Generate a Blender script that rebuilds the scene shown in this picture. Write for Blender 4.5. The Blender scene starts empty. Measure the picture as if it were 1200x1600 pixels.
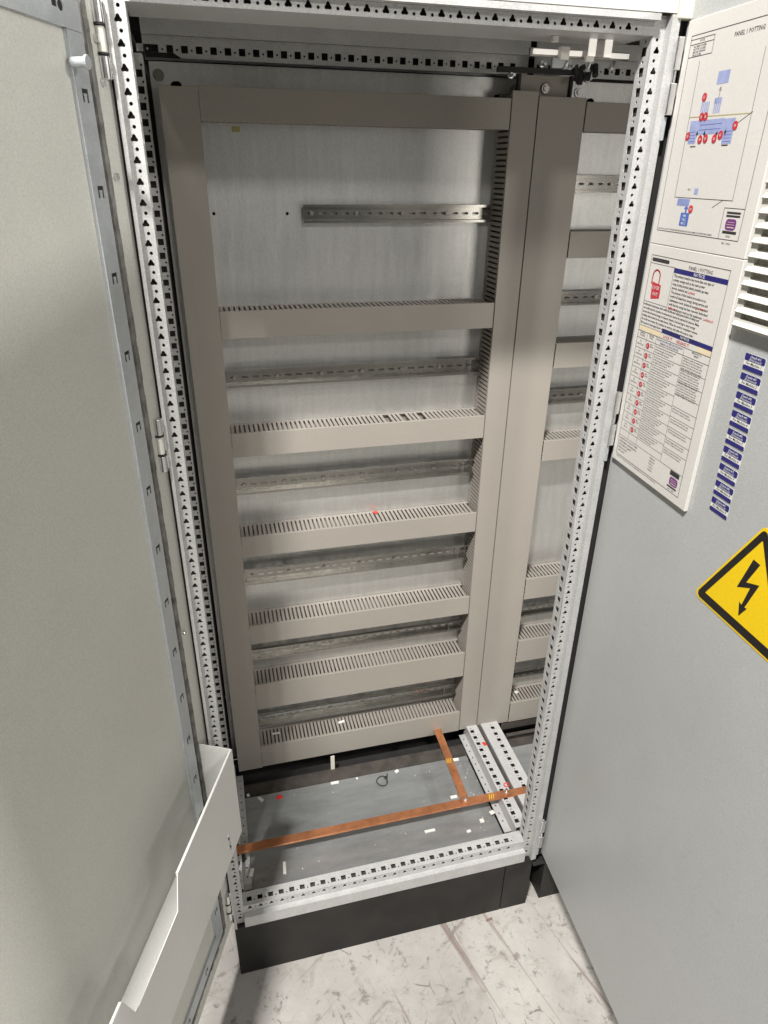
import bpy, bmesh, math, random
from mathutils import Matrix, Vector
random.seed(7)
S = bpy.context.scene
COL = S.collection
MM = 0.001
# ------------------------------------------------------------------ camera
cam_d = bpy.data.cameras.new('camera'); cam = bpy.data.objects.new('camera', cam_d); COL.objects.link(cam)
R0 = (0.96903041, -0.2466227, 0.01254215); R1 = (-0.10079385, -0.44138426, -0.89163924); R2 = (0.22543439, 0.86276137, -0.45257282)
cam.matrix_world = Matrix(((R0[0], -R1[0], -R2[0], 0.0821528), (R0[1], -R1[1], -R2[1], -1.0752516),
                           (R0[2], -R1[2], -R2[2], 1.6523227), (0, 0, 0, 1)))
cam_d.sensor_fit = 'VERTICAL'; cam_d.sensor_height = 36.0; cam_d.lens = 1053.645 / 1600 * 36
cam_d.clip_start = 0.02; cam_d.clip_end = 100
S.camera = cam
# ------------------------------------------------------------------ world, lamps, exposure
W = bpy.data.worlds.new('World'); S.world = W; W.use_nodes = True
W.node_tree.nodes['Background'].inputs[0].default_value = (0.80, 0.82, 0.80, 1)
W.node_tree.nodes['Background'].inputs[1].default_value = 0.115
S.view_settings.view_transform = 'Standard'; S.view_settings.look = 'None'
S.view_settings.exposure = -0.13; S.view_settings.gamma = 1.0
def lamp(name, loc, target, power, sx, sy, col=(1, 1, 1)):
    l = bpy.data.lights.new(name, 'AREA'); l.energy = power; l.shape = 'RECTANGLE'; l.size = sx; l.size_y = sy; l.color = col
    o = bpy.data.objects.new(name, l); COL.objects.link(o); o.location = loc
    o.rotation_euler = (Vector(target) - Vector(loc)).to_track_quat('-Z', 'Y').to_euler()
    return o
lamp('ceiling_lamp_near', (-0.88, -2.0, 4.60), (0.4, 0.2, 0.6), 440, 0.36, 0.20, (1.0, 0.97, 0.93))
lamp('ceiling_lamp_far', (0.85, -5.4, 4.15), (0.4, 0.3, 1.0), 85, 0.45, 0.35, (1.0, 0.97, 0.92))
lamp('hall_lamp_low', (2.35, -3.3, 1.45), (0.0, 0.0, 0.6), 19, 0.8, 0.6, (1.0, 0.95, 0.88))

lamp('hall_lamp_side', (4.3, -1.9, 3.35), (-0.1, -0.3, 1.4), 120, 0.35, 0.35, (1.0, 0.97, 0.92))

# ------------------------------------------------------------------ materials
def mat(name, base, rough=0.5, metal=0.0, var=0.06, scale=12.0, bump=0.0, bscale=300.0, stretch=(1, 1, 1), spec=0.5, rvar=0.08, grain=0.0, tint=None):
    m = bpy.data.materials.new(name); m.use_nodes = True; nt = m.node_tree; N = nt.nodes; L = nt.links
    b = N['Principled BSDF']; b.inputs['Metallic'].default_value = metal
    b.inputs['Specular IOR Level'].default_value = spec
    tc = N.new('ShaderNodeTexCoord'); mp = N.new('ShaderNodeMapping'); mp.inputs['Scale'].default_value = stretch
    L.new(tc.outputs['Object'], mp.inputs[0])
    nz = N.new('ShaderNodeTexNoise'); nz.inputs['Scale'].default_value = scale; nz.inputs['Detail'].default_value = 6; nz.inputs['Roughness'].default_value = 0.65
    L.new(mp.outputs[0], nz.inputs[0])
    mx = N.new('ShaderNodeMix'); mx.data_type = 'RGBA'
    t = tint or base
    mx.inputs[6].default_value = tuple(max(0, c * (1 - var)) for c in base) + (1,)
    mx.inputs[7].default_value = tuple(min(1, c * (1 + var)) for c in t) + (1,)
    rp = N.new('ShaderNodeMapRange'); rp.inputs[1].default_value = 0.3; rp.inputs[2].default_value = 0.7
    L.new(nz.outputs[0], rp.inputs[0]); L.new(rp.outputs[0], mx.inputs[0])
    out = mx.outputs[2]
    if grain > 0:
        g = N.new('ShaderNodeTexNoise'); g.inputs['Scale'].default_value = 420; g.inputs['Detail'].default_value = 2
        L.new(mp.outputs[0], g.inputs[0])
        gr = N.new('ShaderNodeMapRange'); gr.inputs[1].default_value = 0.3; gr.inputs[2].default_value = 0.7
        gr.inputs[3].default_value = 1 - grain; gr.inputs[4].default_value = 1 + grain
        L.new(g.outputs[0], gr.inputs[0])
        mu = N.new('ShaderNodeMix'); mu.data_type = 'RGBA'; mu.blend_type = 'MULTIPLY'; mu.inputs[0].default_value = 1
        L.new(out, mu.inputs[6]); L.new(gr.outputs[0], mu.inputs[7]); out = mu.outputs[2]
    L.new(out, b.inputs['Base Color'])
    rr = N.new('ShaderNodeMapRange'); rr.inputs[3].default_value = max(0.02, rough - rvar); rr.inputs[4].default_value = min(1, rough + rvar)
    L.new(nz.outputs[0], rr.inputs[0]); L.new(rr.outputs[0], b.inputs['Roughness'])
    if bump > 0:
        n2 = N.new('ShaderNodeTexNoise'); n2.inputs['Scale'].default_value = bscale; n2.inputs['Detail'].default_value = 3
        L.new(mp.outputs[0], n2.inputs[0])
        bp = N.new('ShaderNodeBump'); bp.inputs['Strength'].default_value = bump; bp.inputs['Distance'].default_value = 0.001
        L.new(n2.outputs[0], bp.inputs['Height']); L.new(bp.outputs[0], b.inputs['Normal'])
    return m
M = {}
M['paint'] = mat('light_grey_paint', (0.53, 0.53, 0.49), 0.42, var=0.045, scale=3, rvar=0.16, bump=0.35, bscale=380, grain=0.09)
M['paint_right'] = mat('grey_paint_dimmed', (0.41, 0.42, 0.415), 0.36, var=0.045, scale=3, rvar=0.15, bump=0.35, bscale=380, grain=0.09)  # same paint as the left door, light level put into a darker colour
M['pocket'] = mat('pocket_paint', (0.62, 0.62, 0.595), 0.42, var=0.03, scale=4, bump=0.2, bscale=420, grain=0.05)
M['frame'] = mat('frame_galvanised', (0.47, 0.47, 0.465), 0.42, metal=0.15, var=0.08, scale=30, bump=0.35, bscale=500, grain=0.12)
M['strip'] = mat('door_profile_zinc', (0.50, 0.53, 0.55), 0.38, metal=0.45, var=0.08, scale=40, bump=0.2, bscale=300, grain=0.08)
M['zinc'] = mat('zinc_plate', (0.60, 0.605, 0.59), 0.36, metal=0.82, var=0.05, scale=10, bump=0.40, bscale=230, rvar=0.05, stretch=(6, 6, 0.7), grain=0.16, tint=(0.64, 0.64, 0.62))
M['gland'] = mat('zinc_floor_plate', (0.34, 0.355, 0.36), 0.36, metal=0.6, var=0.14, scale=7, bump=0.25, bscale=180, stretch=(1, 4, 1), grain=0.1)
M['rail'] = mat('din_rail_steel', (0.27, 0.262, 0.24), 0.26, metal=0.92, var=0.14, scale=12, rvar=0.05)
M['duct'] = mat('grey_pvc', (0.27, 0.245, 0.218), 0.55, var=0.05, scale=5, bump=0.12, bscale=350, grain=0.05)
M['cover'] = mat('grey_pvc_cover', (0.285, 0.262, 0.232), 0.48, var=0.035, scale=4, bump=0.1, bscale=300, grain=0.04)
M['plinth'] = mat('plinth_dark_paint', (0.013, 0.0125, 0.013), 0.55, spec=0.25, tint=(0.024, 0.022, 0.02), var=0.3, scale=6, bump=0.25, bscale=380, grain=0.12)
M['black'] = mat('black_rubber_and_gap_shade', (0.016, 0.015, 0.015), 0.7, var=0.3, scale=40)  # rubber parts, and the black put into gaps and slots as shade
M['dark'] = mat('dark_steel_and_void_shade', (0.055, 0.048, 0.042), 0.6, var=0.35, scale=25, bump=0.2)  # steel parts, and the dark fill painted as shade inside hollow profiles
M['gasket'] = mat('foam_gasket', (0.12, 0.115, 0.11), 0.8, var=0.5, scale=40, bump=0.5, bscale=120, tint=(0.17, 0.165, 0.155))
M['copper'] = mat('copper_bar', (0.56, 0.215, 0.095), 0.30, metal=0.72, var=0.30, scale=14, bump=0.3, bscale=160, grain=0.18, tint=(0.62, 0.27, 0.13))
M['chrome'] = mat('bright_steel', (0.72, 0.72, 0.72), 0.2, metal=0.95, var=0.1, scale=50)
M['screw'] = mat('screw_steel', (0.30, 0.29, 0.27), 0.35, metal=0.9, var=0.2, scale=200)
M['board'] = mat('white_foam_board', (0.62, 0.60, 0.57), 0.5, var=0.02, scale=5, bump=0.05, grain=0.04)
M['board_edge'] = mat('board_edge_grey', (0.50, 0.50, 0.48), 0.6, var=0.04, scale=30)
M['ink'] = mat('black_ink', (0.03, 0.028, 0.03), 0.6, var=0.1)
M['redink'] = mat('red_ink', (0.50, 0.03, 0.045), 0.5, var=0.1)
M['blueink'] = mat('navy_ink', (0.022, 0.02, 0.15), 0.4, var=0.08)
M['bluefill'] = mat('pale_blue_ink', (0.30, 0.34, 0.56), 0.5, var=0.12, scale=80)
M['midblue'] = mat('mid_blue_ink', (0.07, 0.13, 0.42), 0.5, var=0.1)
M['purple'] = mat('purple_ink', (0.16, 0.035, 0.20), 0.5, var=0.1)
M['creamink'] = mat('cream_ink', (0.70, 0.60, 0.42), 0.5, var=0.1)
M['olive'] = mat('olive_ink', (0.40, 0.36, 0.12), 0.5, var=0.1)
M['white'] = mat('white_plastic', (0.66, 0.66, 0.63), 0.45, var=0.03)
M['vent'] = mat('vent_plastic', (0.62, 0.61, 0.56), 0.5, var=0.03)
M['ventdark'] = mat('vent_mat_grey', (0.45, 0.43, 0.38), 0.9, var=0.3, scale=150)
M['yellow'] = mat('sign_yellow', (0.82, 0.56, 0.008), 0.36, var=0.03, grain=0.05)
M['signblack'] = mat('sign_black', (0.014, 0.012, 0.012), 0.4, var=0.1)
M['redtag'] = mat('red_plastic', (0.62, 0.03, 0.02), 0.45, var=0.1)
M['kraft'] = mat('kraft_card', (0.16, 0.11, 0.09), 0.8, var=0.2)
M['cream'] = mat('cream_plastic', (0.62, 0.60, 0.50), 0.6, var=0.04)

def concrete():
    m = bpy.data.materials.new('concrete_floor'); m.use_nodes = True; nt = m.node_tree; N = nt.nodes; L = nt.links
    b = N['Principled BSDF']; tc = N.new('ShaderNodeTexCoord')
    def noise(sc, det, st=(1, 1, 1), rot=0.0, dist=0.0):
        mp = N.new('ShaderNodeMapping'); mp.vector_type = 'TEXTURE'; mp.inputs['Scale'].default_value = tuple(1 / q for q in st); mp.inputs['Rotation'].default_value = (0, 0, rot)
        L.new(tc.outputs['Object'], mp.inputs[0]); n = N.new('ShaderNodeTexNoise'); n.inputs['Scale'].default_value = sc
        n.inputs['Detail'].default_value = det; n.inputs['Roughness'].default_value = 0.7; n.inputs['Distortion'].default_value = dist
        L.new(mp.outputs[0], n.inputs[0]); return n.outputs[0]
    def rng(o, a, c, d=0.0, e=1.0):
        r = N.new('ShaderNodeMapRange'); r.inputs[1].default_value = a; r.inputs[2].default_value = c; r.inputs[3].default_value = d; r.inputs[4].default_value = e
        L.new(o, r.inputs[0]); return r.outputs[0]
    def mix(f, a, c):
        x = N.new('ShaderNodeMix'); x.data_type = 'RGBA'; L.new(f, x.inputs[0])
        if isinstance(a, tuple): x.inputs[6].default_value = a
        else: L.new(a, x.inputs[6])
        x.inputs[7].default_value = c; return x.outputs[2]
    c = mix(rng(noise(5, 8), 0.35, 0.7), (0.44, 0.425, 0.40, 1), (0.32, 0.305, 0.285, 1))
    c = mix(rng(noise(16, 8, dist=0.6), 0.54, 0.70, 0, 0.6), c, (0.22, 0.185, 0.155, 1))
    c = mix(rng(noise(6, 4, (16, 0.7, 1), 0.55, 0.35), 0.65, 0.72, 0, 0.6), c, (0.15, 0.125, 0.095, 1))
    c = mix(rng(noise(7, 4, (17, 0.7, 1), -0.9, 0.3), 0.66, 0.73, 0, 0.7), c, (0.11, 0.09, 0.08, 1))
    c = mix(rng(noise(5, 4, (14, 0.5, 1), 0.1, 0.3), 0.64, 0.72, 0, 0.5), c, (0.22, 0.17, 0.14, 1))
    c = mix(rng(noise(70, 3), 0.70, 0.78, 0, 0.7), c, (0.14, 0.12, 0.11, 1))
    c = mix(rng(noise(300, 2), 0.35, 0.75, 0, 0.25), c, (0.35, 0.33, 0.31, 1))
    def cracks(sc, th, rot, st, msc, m0, amt, col, cc):
        mp = N.new('ShaderNodeMapping'); mp.vector_type = 'TEXTURE'; mp.inputs['Scale'].default_value = tuple(1 / q for q in st); mp.inputs['Rotation'].default_value = (0, 0, rot)
        L.new(tc.outputs['Object'], mp.inputs[0])
        nn = N.new('ShaderNodeTexNoise'); nn.inputs['Scale'].default_value = 7; nn.inputs['Detail'].default_value = 4; L.new(mp.outputs[0], nn.inputs[0])
        ad = N.new('ShaderNodeVectorMath'); ad.operation = 'MULTIPLY_ADD'; ad.inputs[1].default_value = (0.035, 0.035, 0.035)
        L.new(nn.outputs[1], ad.inputs[0]); L.new(mp.outputs[0], ad.inputs[2])
        v = N.new('ShaderNodeTexVoronoi'); v.feature = 'DISTANCE_TO_EDGE'; v.inputs['Scale'].default_value = sc; L.new(ad.outputs[0], v.inputs['Vector'])
        k = rng(v.outputs['Distance'], 0.0, th, 1.0, 0.0); msk = rng(noise(msc, 5, dist=0.5), m0, m0 + 0.07, 0, amt)
        mm = N.new('ShaderNodeMath'); mm.operation = 'MULTIPLY'; L.new(k, mm.inputs[0]); L.new(msk, mm.inputs[1])
        return mix(mm.outputs[0], cc, col)
    c = cracks(6.0, 0.012, 0.6, (1, 0.7, 1), 15, 0.56, 0.7, (0.10, 0.08, 0.07, 1), c)
    c = cracks(2.8, 0.014, 1.9, (1, 0.4, 1), 9, 0.50, 0.6, (0.15, 0.12, 0.105, 1), c)
    c = cracks(15.0, 0.025, 0.2, (1, 0.6, 1), 14, 0.55, 0.85, (0.07, 0.058, 0.05, 1), c)
    c = mix(rng(noise(38, 6, dist=0.3), 0.57, 0.66, 0, 0.7), c, (0.14, 0.12, 0.105, 1))
    c = mix(rng(noise(2.2, 3, (14, 0.35, 1), 0.25, 0.25), 0.66, 0.72, 0, 0.8), c, (0.20, 0.15, 0.13, 1))
    c = mix(rng(noise(3.0, 3, (16, 0.4, 1), -1.0, 0.35), 0.67, 0.72, 0, 0.7), c, (0.22, 0.18, 0.16, 1))
    L.new(c, b.inputs['Base Color']); b.inputs['Roughness'].default_value = 0.55
    bp = N.new('ShaderNodeBump'); bp.inputs['Strength'].default_value = 0.3; bp.inputs['Distance'].default_value = 0.002
    L.new(noise(120, 6), bp.inputs['Height']); L.new(bp.outputs[0], b.inputs['Normal'])
    return m
M['concrete'] = concrete()

# ------------------------------------------------------------------ helpers (all shapes in millimetres, world axes)
def BM(): return bmesh.new()
def box(bm, x0, x1, y0, y1, z0, z1, T=None):
    vs = [Vector((x, y, z)) for x in (x0, x1) for y in (y0, y1) for z in (z0, z1)]
    if T is not None: vs = [T @ v for v in vs]
    v = [bm.verts.new(p) for p in vs]
    for f in ((0, 1, 3, 2), (4, 6, 7, 5), (0, 4, 5, 1), (2, 3, 7, 6), (0, 2, 6, 4), (1, 5, 7, 3)):
        bm.faces.new([v[i] for i in f])
def tube(bm, a, b, r, n=16, r2=None):
    a = Vector(a); b = Vector(b); d = (b - a).normalized(); r2 = r if r2 is None else r2
    u = d.orthogonal().normalized(); w = d.cross(u)
    A = [bm.verts.new(a + (u * math.cos(t) + w * math.sin(t)) * r) for t in [2 * math.pi * i / n for i in range(n)]]
    B = [bm.verts.new(b + (u * math.cos(t) + w * math.sin(t)) * r2) for t in [2 * math.pi * i / n for i in range(n)]]
    for i in range(n): bm.faces.new((A[i], A[(i + 1) % n], B[(i + 1) % n], B[i]))
    bm.faces.new(A[::-1]); bm.faces.new(B)
def path_tube(bm, pts, r, n=8):
    for i in range(len(pts) - 1): tube(bm, pts[i], pts[i + 1], r, n)
def plate(bm, outer, holes, t, T):
    """flat sheet in the local xy plane of T with real cut-out holes, thickness t centred on the plane"""
    cu = bpy.data.curves.new('tmp', 'CURVE'); cu.dimensions = '2D'; cu.fill_mode = 'BOTH'; cu.extrude = t / 2
    for poly in [outer] + holes:
        sp = cu.splines.new('POLY'); sp.points.add(len(poly) - 1)
        for i, p in enumerate(poly): sp.points[i].co = (p[0], p[1], 0, 1)
        sp.use_cyclic_u = True
    o = bpy.data.objects.new('tmp', cu); COL.objects.link(o)
    me = bpy.data.meshes.new_from_object(o.evaluated_get(bpy.context.evaluated_depsgraph_get()))
    me.transform(T); bm.from_mesh(me)
    bpy.data.objects.remove(o); bpy.data.curves.remove(cu); bpy.data.meshes.remove(me)
def text(bm, s, size, x, y, T, align='LEFT', bold=0.0, sx=1.0, shear=0.0, ext=0.0):
    cu = bpy.data.curves.new('tmp', 'FONT'); cu.body = s; cu.size = size; cu.align_x = align; cu.offset = bold * size
    cu.resolution_u = 1; cu.extrude = ext; cu.shear = shear; cu.fill_mode = 'FRONT' if ext == 0 else 'BOTH'
    o = bpy.data.objects.new('tmp', cu); COL.objects.link(o)
    me = bpy.data.meshes.new_from_object(o.evaluated_get(bpy.context.evaluated_depsgraph_get()))
    me.transform(T @ Matrix.Translation((x, y, 0)) @ Matrix.Diagonal((sx, 1, 1, 1))); bm.from_mesh(me)
    bpy.data.objects.remove(o); bpy.data.curves.remove(cu); bpy.data.meshes.remove(me)
def rect(x0, x1, y0, y1): return [(x0, y0), (x1, y0), (x1, y1), (x0, y1)]
def rrect(x0, x1, y0, y1, r, n=4):
    o = []
    for cx, cy, a in ((x1 - r, y1 - r, 0), (x0 + r, y1 - r, 90), (x0 + r, y0 + r, 180), (x1 - r, y0 + r, 270)):
        for i in range(n + 1):
            t = math.radians(a + 90 * i / n); o.append((cx + r * math.cos(t), cy + r * math.sin(t)))
    return o
def circ(x, y, r, n=12): return [(x + r * math.cos(2 * math.pi * i / n), y + r * math.sin(2 * math.pi * i / n)) for i in range(n)]
def trefoil(x, y, r, rot=0.0, n=24):
    return [(x + r * (1 + 0.24 * math.cos(3 * (t - rot))) * math.cos(t), y + r * (1 + 0.24 * math.cos(3 * (t - rot))) * math.sin(t))
            for t in [2 * math.pi * i / n for i in range(n)]]
def perf(bm, u0, u1, v0, v1, cell, pitch, start, t, T, along='v'):
    """long perforated strip made of abutting lengths of three pitches; cell(c) gives the holes of one pitch centred at c"""
    lo, hi = (v0, v1) if along == 'v' else (u0, u1)
    cs = []; c = start
    while c - pitch * 0.80 > lo: c -= pitch
    while c + pitch * 0.80 < hi: cs.append(c); c += pitch
    groups = [cs[i:i + 3] for i in range(0, len(cs), 3)]; a = lo
    for gi, g in enumerate(groups):
        b = hi if gi == len(groups) - 1 else g[-1] + pitch * 0.76
        hol = [h for c in g for h in cell(c)]
        plate(bm, rect(u0, u1, a, b) if along == 'v' else rect(a, b, v0, v1), hol, t, T); a = b
    bmesh.ops.remove_doubles(bm, verts=bm.verts, dist=0.002)
LOC = {}
def obj(name, bm, m, parent=None, bevel=0.0, recalc=True, smooth=False):
    if recalc: bmesh.ops.recalc_face_normals(bm, faces=bm.faces)
    me = bpy.data.meshes.new(name); bm.transform(Matrix.Scale(MM, 4)); bm.to_mesh(me); bm.free()
    me.materials.append(M[m]); o = bpy.data.objects.new(name, me); COL.objects.link(o)
    if smooth:
        for p in me.polygons: p.use_smooth = True
    if bevel:
        md = o.modifiers.new('bevel', 'BEVEL'); md.width = bevel * MM; md.segments = 2; md.limit_method = 'ANGLE'; md.harden_normals = False
    if parent is not None:
        o.parent = parent
        if parent.type == 'EMPTY': o.matrix_parent_inverse = Matrix.Translation(-parent.location)
    return o
def tag(o, label, cat, group=None, kind=None):
    if label: o['label'] = label
    if cat: o['category'] = cat
    if group: o['group'] = group
    if kind: o['kind'] = kind
    return o
def thing(name, loc, label, cat, group=None):
    e = bpy.data.objects.new(name, None); COL.objects.link(e); e.location = Vector(loc) * MM; e.empty_display_size = 0.05
    return tag(e, label, cat, group)
def b1(name, m, parent, *a, bevel=0.6, T=None):
    bm = BM(); box(bm, *a, T=T); return obj(name, bm, m, parent, bevel)

XZ = lambda y: Matrix(((1, 0, 0, 0), (0, 0, -1, y), (0, 1, 0, 0), (0, 0, 0, 1)))      # local x,y -> world x,z facing -y
YZ = lambda x: Matrix(((0, 0, 1, x), (1, 0, 0, 0), (0, 1, 0, 0), (0, 0, 0, 1)))       # local x,y -> world y,z facing +x
XY = lambda z: Matrix(((1, 0, 0, 0), (0, 1, 0, 0), (0, 0, 1, z), (0, 0, 0, 1)))       # local x,y -> world x,y facing +z
P = 26.15     # hole pitch

# ------------------------------------------------------------------ setting
bm = BM(); box(bm, -4000, 5000, -5000, 4000, -230, -200)
tag(obj('floor', bm, 'concrete'), None, None, kind='structure')

# ------------------------------------------------------------------ the cabinet bay whose door is swung to the left
def post(x_in, sgn, cab):
    """hollow upright: perforated front face, perforated inner side, raised outer lip. sgn=+1 left post, -1 right post"""
    X = lambda d: x_in - sgn * d      # d measured outward from the inner corner
    bm = BM(); W_ = 24.5 if sgn > 0 else 33.4
    perf(bm, min(X(0), X(20)), max(X(0), X(20)), -8, 1859, lambda z: [trefoil(X(10.5), z, 4.2, math.radians(90)), circ(X(8.5), z + P / 2 + 0.5, 2.4, 10)], P, 1816, 1.4, XZ(0))
    perf(bm, 1, 30, -8, 1859, lambda z: [rect(9, 21, z - 6, z + 6), circ(15, z + P / 2, 2.4, 8)], P, 1816, 1.4, YZ(x_in))
    a, b = sorted((X(0.7), X(W_))); box(bm, a, b, 29.5, 31, -8, 1859)
    a, b = sorted((X(W_ - 1.4), X(W_))); box(bm, a, b, -14.6, 29.4, -8, 1859)
    a, b = sorted((X(20.2), X(W_ - 1.4))); box(bm, a, b, -15, -12.6, -8, 1859)
    a, b = sorted((X(19.2), X(20.2))); box(bm, a, b, -15.0, -0.8, -8, 1859)
    o = obj('upright_post', bm, 'frame', cab)
    # dark fill behind the holes, painted shade of the hollow post
    a, b = sorted((X(3), X(W_ - 3))); b1('post_void_shade', 'dark', o, a, b, 16, 26, -5, 1855, bevel=0)
    return o
def rails(x0, x1, cab, sq_x0):
    n = int((x1 - x0) / P)
    c0 = sq_x0
    xs = [sq_x0 + P * k for k in range(n)]; xs = [x for x in xs if x0 + 8 < x < x1 - 8]
    # bottom
    bm = BM()
    box(bm, x0, x1, -15, -13.5, -8, 28); box(bm, x0, x1, -13.5, -0.8, 26.6, 28)
    perf(bm, x0, x1, 28.2, 52, lambda x: [trefoil(x, 43, 4.6, math.radians(90)), circ(x + P / 2, 43, 2, 8)], P, c0, 1.4, XZ(0), 'u')
    perf(bm, x0, x1, -0.6, 35, lambda x: [rect(x - 6, x + 6, 9, 21), circ(x + P / 2, 11, 2, 8)], P, c0, 1.4, XY(53), 'u')
    box(bm, x0, x1, 33.6, 35, 2, 52.2); box(bm, x0, x1, -13.5, 50, -8, -6)
    box(bm, x0, x1, 35, 41, 40, 41.5)
    o = obj('bottom_rail', bm, 'frame', cab)
    b1('rail_void_shade', 'dark', o, x0 + 1, x1 - 1, 3, 32, 2, 40, bevel=0)  # dark fill painted as the shade inside the hollow rail
    # top
    bm = BM()
    box(bm, x0, x1, -15, -0.8, 1851, 1859)
    perf(bm, x0, x1, 1834, 1850.8, lambda x: [trefoil(x, 1843, 4.3, math.radians(90)), circ(x + P / 2, 1841, 2.2, 8)], P, 199 - 7 * P, 1.4, XZ(0), 'u')
    box(bm, x0, x1, 0.8, 96, 1833.6, 1835); box(bm, x0, x1, 94.6, 96, 1835, 1880)
    o = obj('top_rail', bm, 'frame', cab)
    b1('rail_void_shade', 'dark', o, x0 + 1, x1 - 1, 14, 40, 1836, 1857, bevel=0)

cab = thing('control_cabinet', (393, 0, -200), 'open electrical cabinet with white perforated frame on dark plinth, door swung left', 'cabinet', 'bayed control cabinets')
post(23, +1, cab); post(764, -1, cab)
rails(23, 764, cab, 91.2 - 2 * P)
def hinge(name, parent, x, y, z0, z1):
    h = z1 - z0
    o = b1(name, 'chrome', parent, x - 5, x + 8, y + 5.5, y + 9, z0 + 2, z1 - 2, bevel=0.8)
    for a, b in ((z0, z0 + h * 0.3), (z1 - h * 0.3, z1)):
        bm = BM(); tube(bm, (x, y, a), (x, y, b), 6.5); obj('knuckle', bm, 'chrome', o, 0.8)
    bm = BM(); tube(bm, (x, y, z0 + h * 0.34), (x, y, z1 - h * 0.34), 5.5); obj('hinge_pin', bm, 'vent', o, 0.6)
    for a in (0.31, 0.67):
        bm = BM(); tube(bm, (x, y, z0 + h * a), (x, y, z0 + h * (a + 0.025)), 7.5); obj('washer', bm, 'black', o)
for z0, z1 in ((1748, 1832), (1216, 1304), (52, 140)): hinge('hinge', cab, -9, -24, z0, z1)
# shell
b1('side_panel', 'paint', cab, -13.5, -11.5, 30, 560, -8, 1900)
b1('rear_panel', 'dark', cab, -11.5, 795, 558, 560, -40, 1905, bevel=0)
bm = BM(); box(bm, -13, 791, -14, 557, 1905, 1907); box(bm, -13, 790, -14, -12, 1860.5, 1905)
obj('roof', bm, 'pocket', cab, 0.6)
# rear frame: top rail and left upright with square punching
bm = BM(); xs = [65.6 + 26.4 * k for k in range(27)]
perf(bm, 18, 786, 1833, 1866, lambda x: [rect(x - 6, x + 6, 1841, 1853), circ(x + 13, 1846, 2, 8)], 26.4, 65.6, 1.4, XZ(480), 'u')
box(bm, 18, 786, 479.3, 520, 1866, 1867.5); box(bm, 18, 786, 474, 476, 1867.5, 1896); box(bm, 18, 786, 518.5, 520, 1833, 1865.5)
o = obj('rear_top_rail', bm, 'frame', cab); b1('rail_void_shade', 'black', o, 20, 784, 500, 510, 1836, 1862, bevel=0)  # black fill stands for the shade behind the square holes
bm = BM(); zs = [1804 - P * k for k in range(70)]
zs = [z for z in zs if z > 20]
perf(bm, -6, 17, 0, 1835, lambda z: [rect(2.0, 13.0, z - 6, z + 6), circ(12.5, z + P / 2, 2.2, 8)], P, 1804, 1.4, XZ(452))
box(bm, 15.5, 17, 452.8, 480, 0, 1835)
o = obj('rear_post', bm, 'frame', cab); b1('post_void_shade', 'black', o, -4, 15, 462, 474, 2, 1830, bevel=0)
# floor of the cabinet
bm = BM(); box(bm, 45, 735, 40, 352, 9, 11); box(bm, 45, 735, 352.1, 353.5, 3, 11)
box(bm, 45, 735, 196, 198, 11.1, 12.2)
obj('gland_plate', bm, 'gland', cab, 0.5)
bm = BM(); box(bm, 30, 757, 366, 415, -6, -4); box(bm, 30, 757, 366, 368, -20, -6.1)
obj('floor_plate', bm, 'dark', cab, 0.5)
b1('sub_floor', 'black', cab, -10, 795, 38, 557, -45, -40, bevel=0)
def depth_rail(x0, x1, xs, cab, flange):
    bm = BM(); ys = [60 + P * k for k in range(15)]
    perf(bm, x0, x1, 40, 440, lambda y: [rect(xs - 6, xs + 6, y - 6, y + 6), circ(xs - 0.5, y + P / 2, 2, 8)], P, 60, 1.4, XY(60))
    box(bm, x0, x0 + 1.4, 40, 440, 8, 59.2); box(bm, x1 - 1.4, x1, 40, 440, 8, 59.2)
    f0, f1 = flange
    plate(bm, rect(f0, f1, 60, 430), [circ((f0 + f1) / 2, y + 10, 2.6, 8) for y in ys[1:-1]], 1.4, XY(22))
    o = obj('depth_rail', bm, 'frame', cab); b1('rail_void_shade', 'black', o, x0 + 3, x1 - 3, 44, 436, 14, 46, bevel=0)  # black fill as painted shade under the punched top face
    return o
depth_rail(757, 792, 768.5, cab, (736, 756.5))
depth_rail(-8, 28, 17, cab, (28.5, 48))
# plinth: long front panel and corner piece
pl = b1('plinth', 'plinth', cab, -3, 711, -12, 4, -200, -9, bevel=1.2)
b1('corner_piece', 'plinth', pl, 713, 791, -12, 6, -200, -9, bevel=1.2)
b1('side_plate', 'plinth', pl, -3, 12, 4.5, 550, -200, -9, bevel=1)
b1('side_plate', 'plinth', pl, 776, 791, 6.5, 550, -200, -9, bevel=1)
b1('bay_gasket', 'dark', cab, 794, 803, 36, 440, 40, 58, bevel=1)
b1('gap_shade_strip', 'black', cab, -6, -2.2, 2, 20, -6, 1856, bevel=0)  # black strip put behind the door gap as painted shade

# ---- left door, hinged at the left post and opened past square
aL = math.radians(21.8)
TL = Matrix(((-math.sin(aL), math.cos(aL), 0, -8), (-math.cos(aL), -math.sin(aL), 0, -12), (0, 0, 1, 0), (0, 0, 0, 1)))   # local (s, n, z)
bm = BM(); box(bm, -8, 785, -14, 0, 12, 1866, T=TL)
door = obj('door', bm, 'paint', cab, 1.5)
door['label'] = 'light grey door swung open to the left, inner face with document pocket'
TLp = lambda n: TL @ Matrix(((1, 0, 0, 0), (0, 0, -1, n), (0, 1, 0, 0), (0, 0, 0, 1)))     # local (x=s, y=z)
def hook(s, z, w=7, flip=1):
    a, b, c = w, w * 0.42, w * 0.22
    pts = [(-a, -a), (-a, a), (a, a), (a, -a), (b, -a), (b, 0), (c + 2.2, 0), (c + 2.2, 2.2), (-c - 2.2, 2.2), (-c - 2.2, 0), (-b, 0), (-b, -a)]
    return [(s + p[0], z + p[1]) for p in pts]
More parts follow.
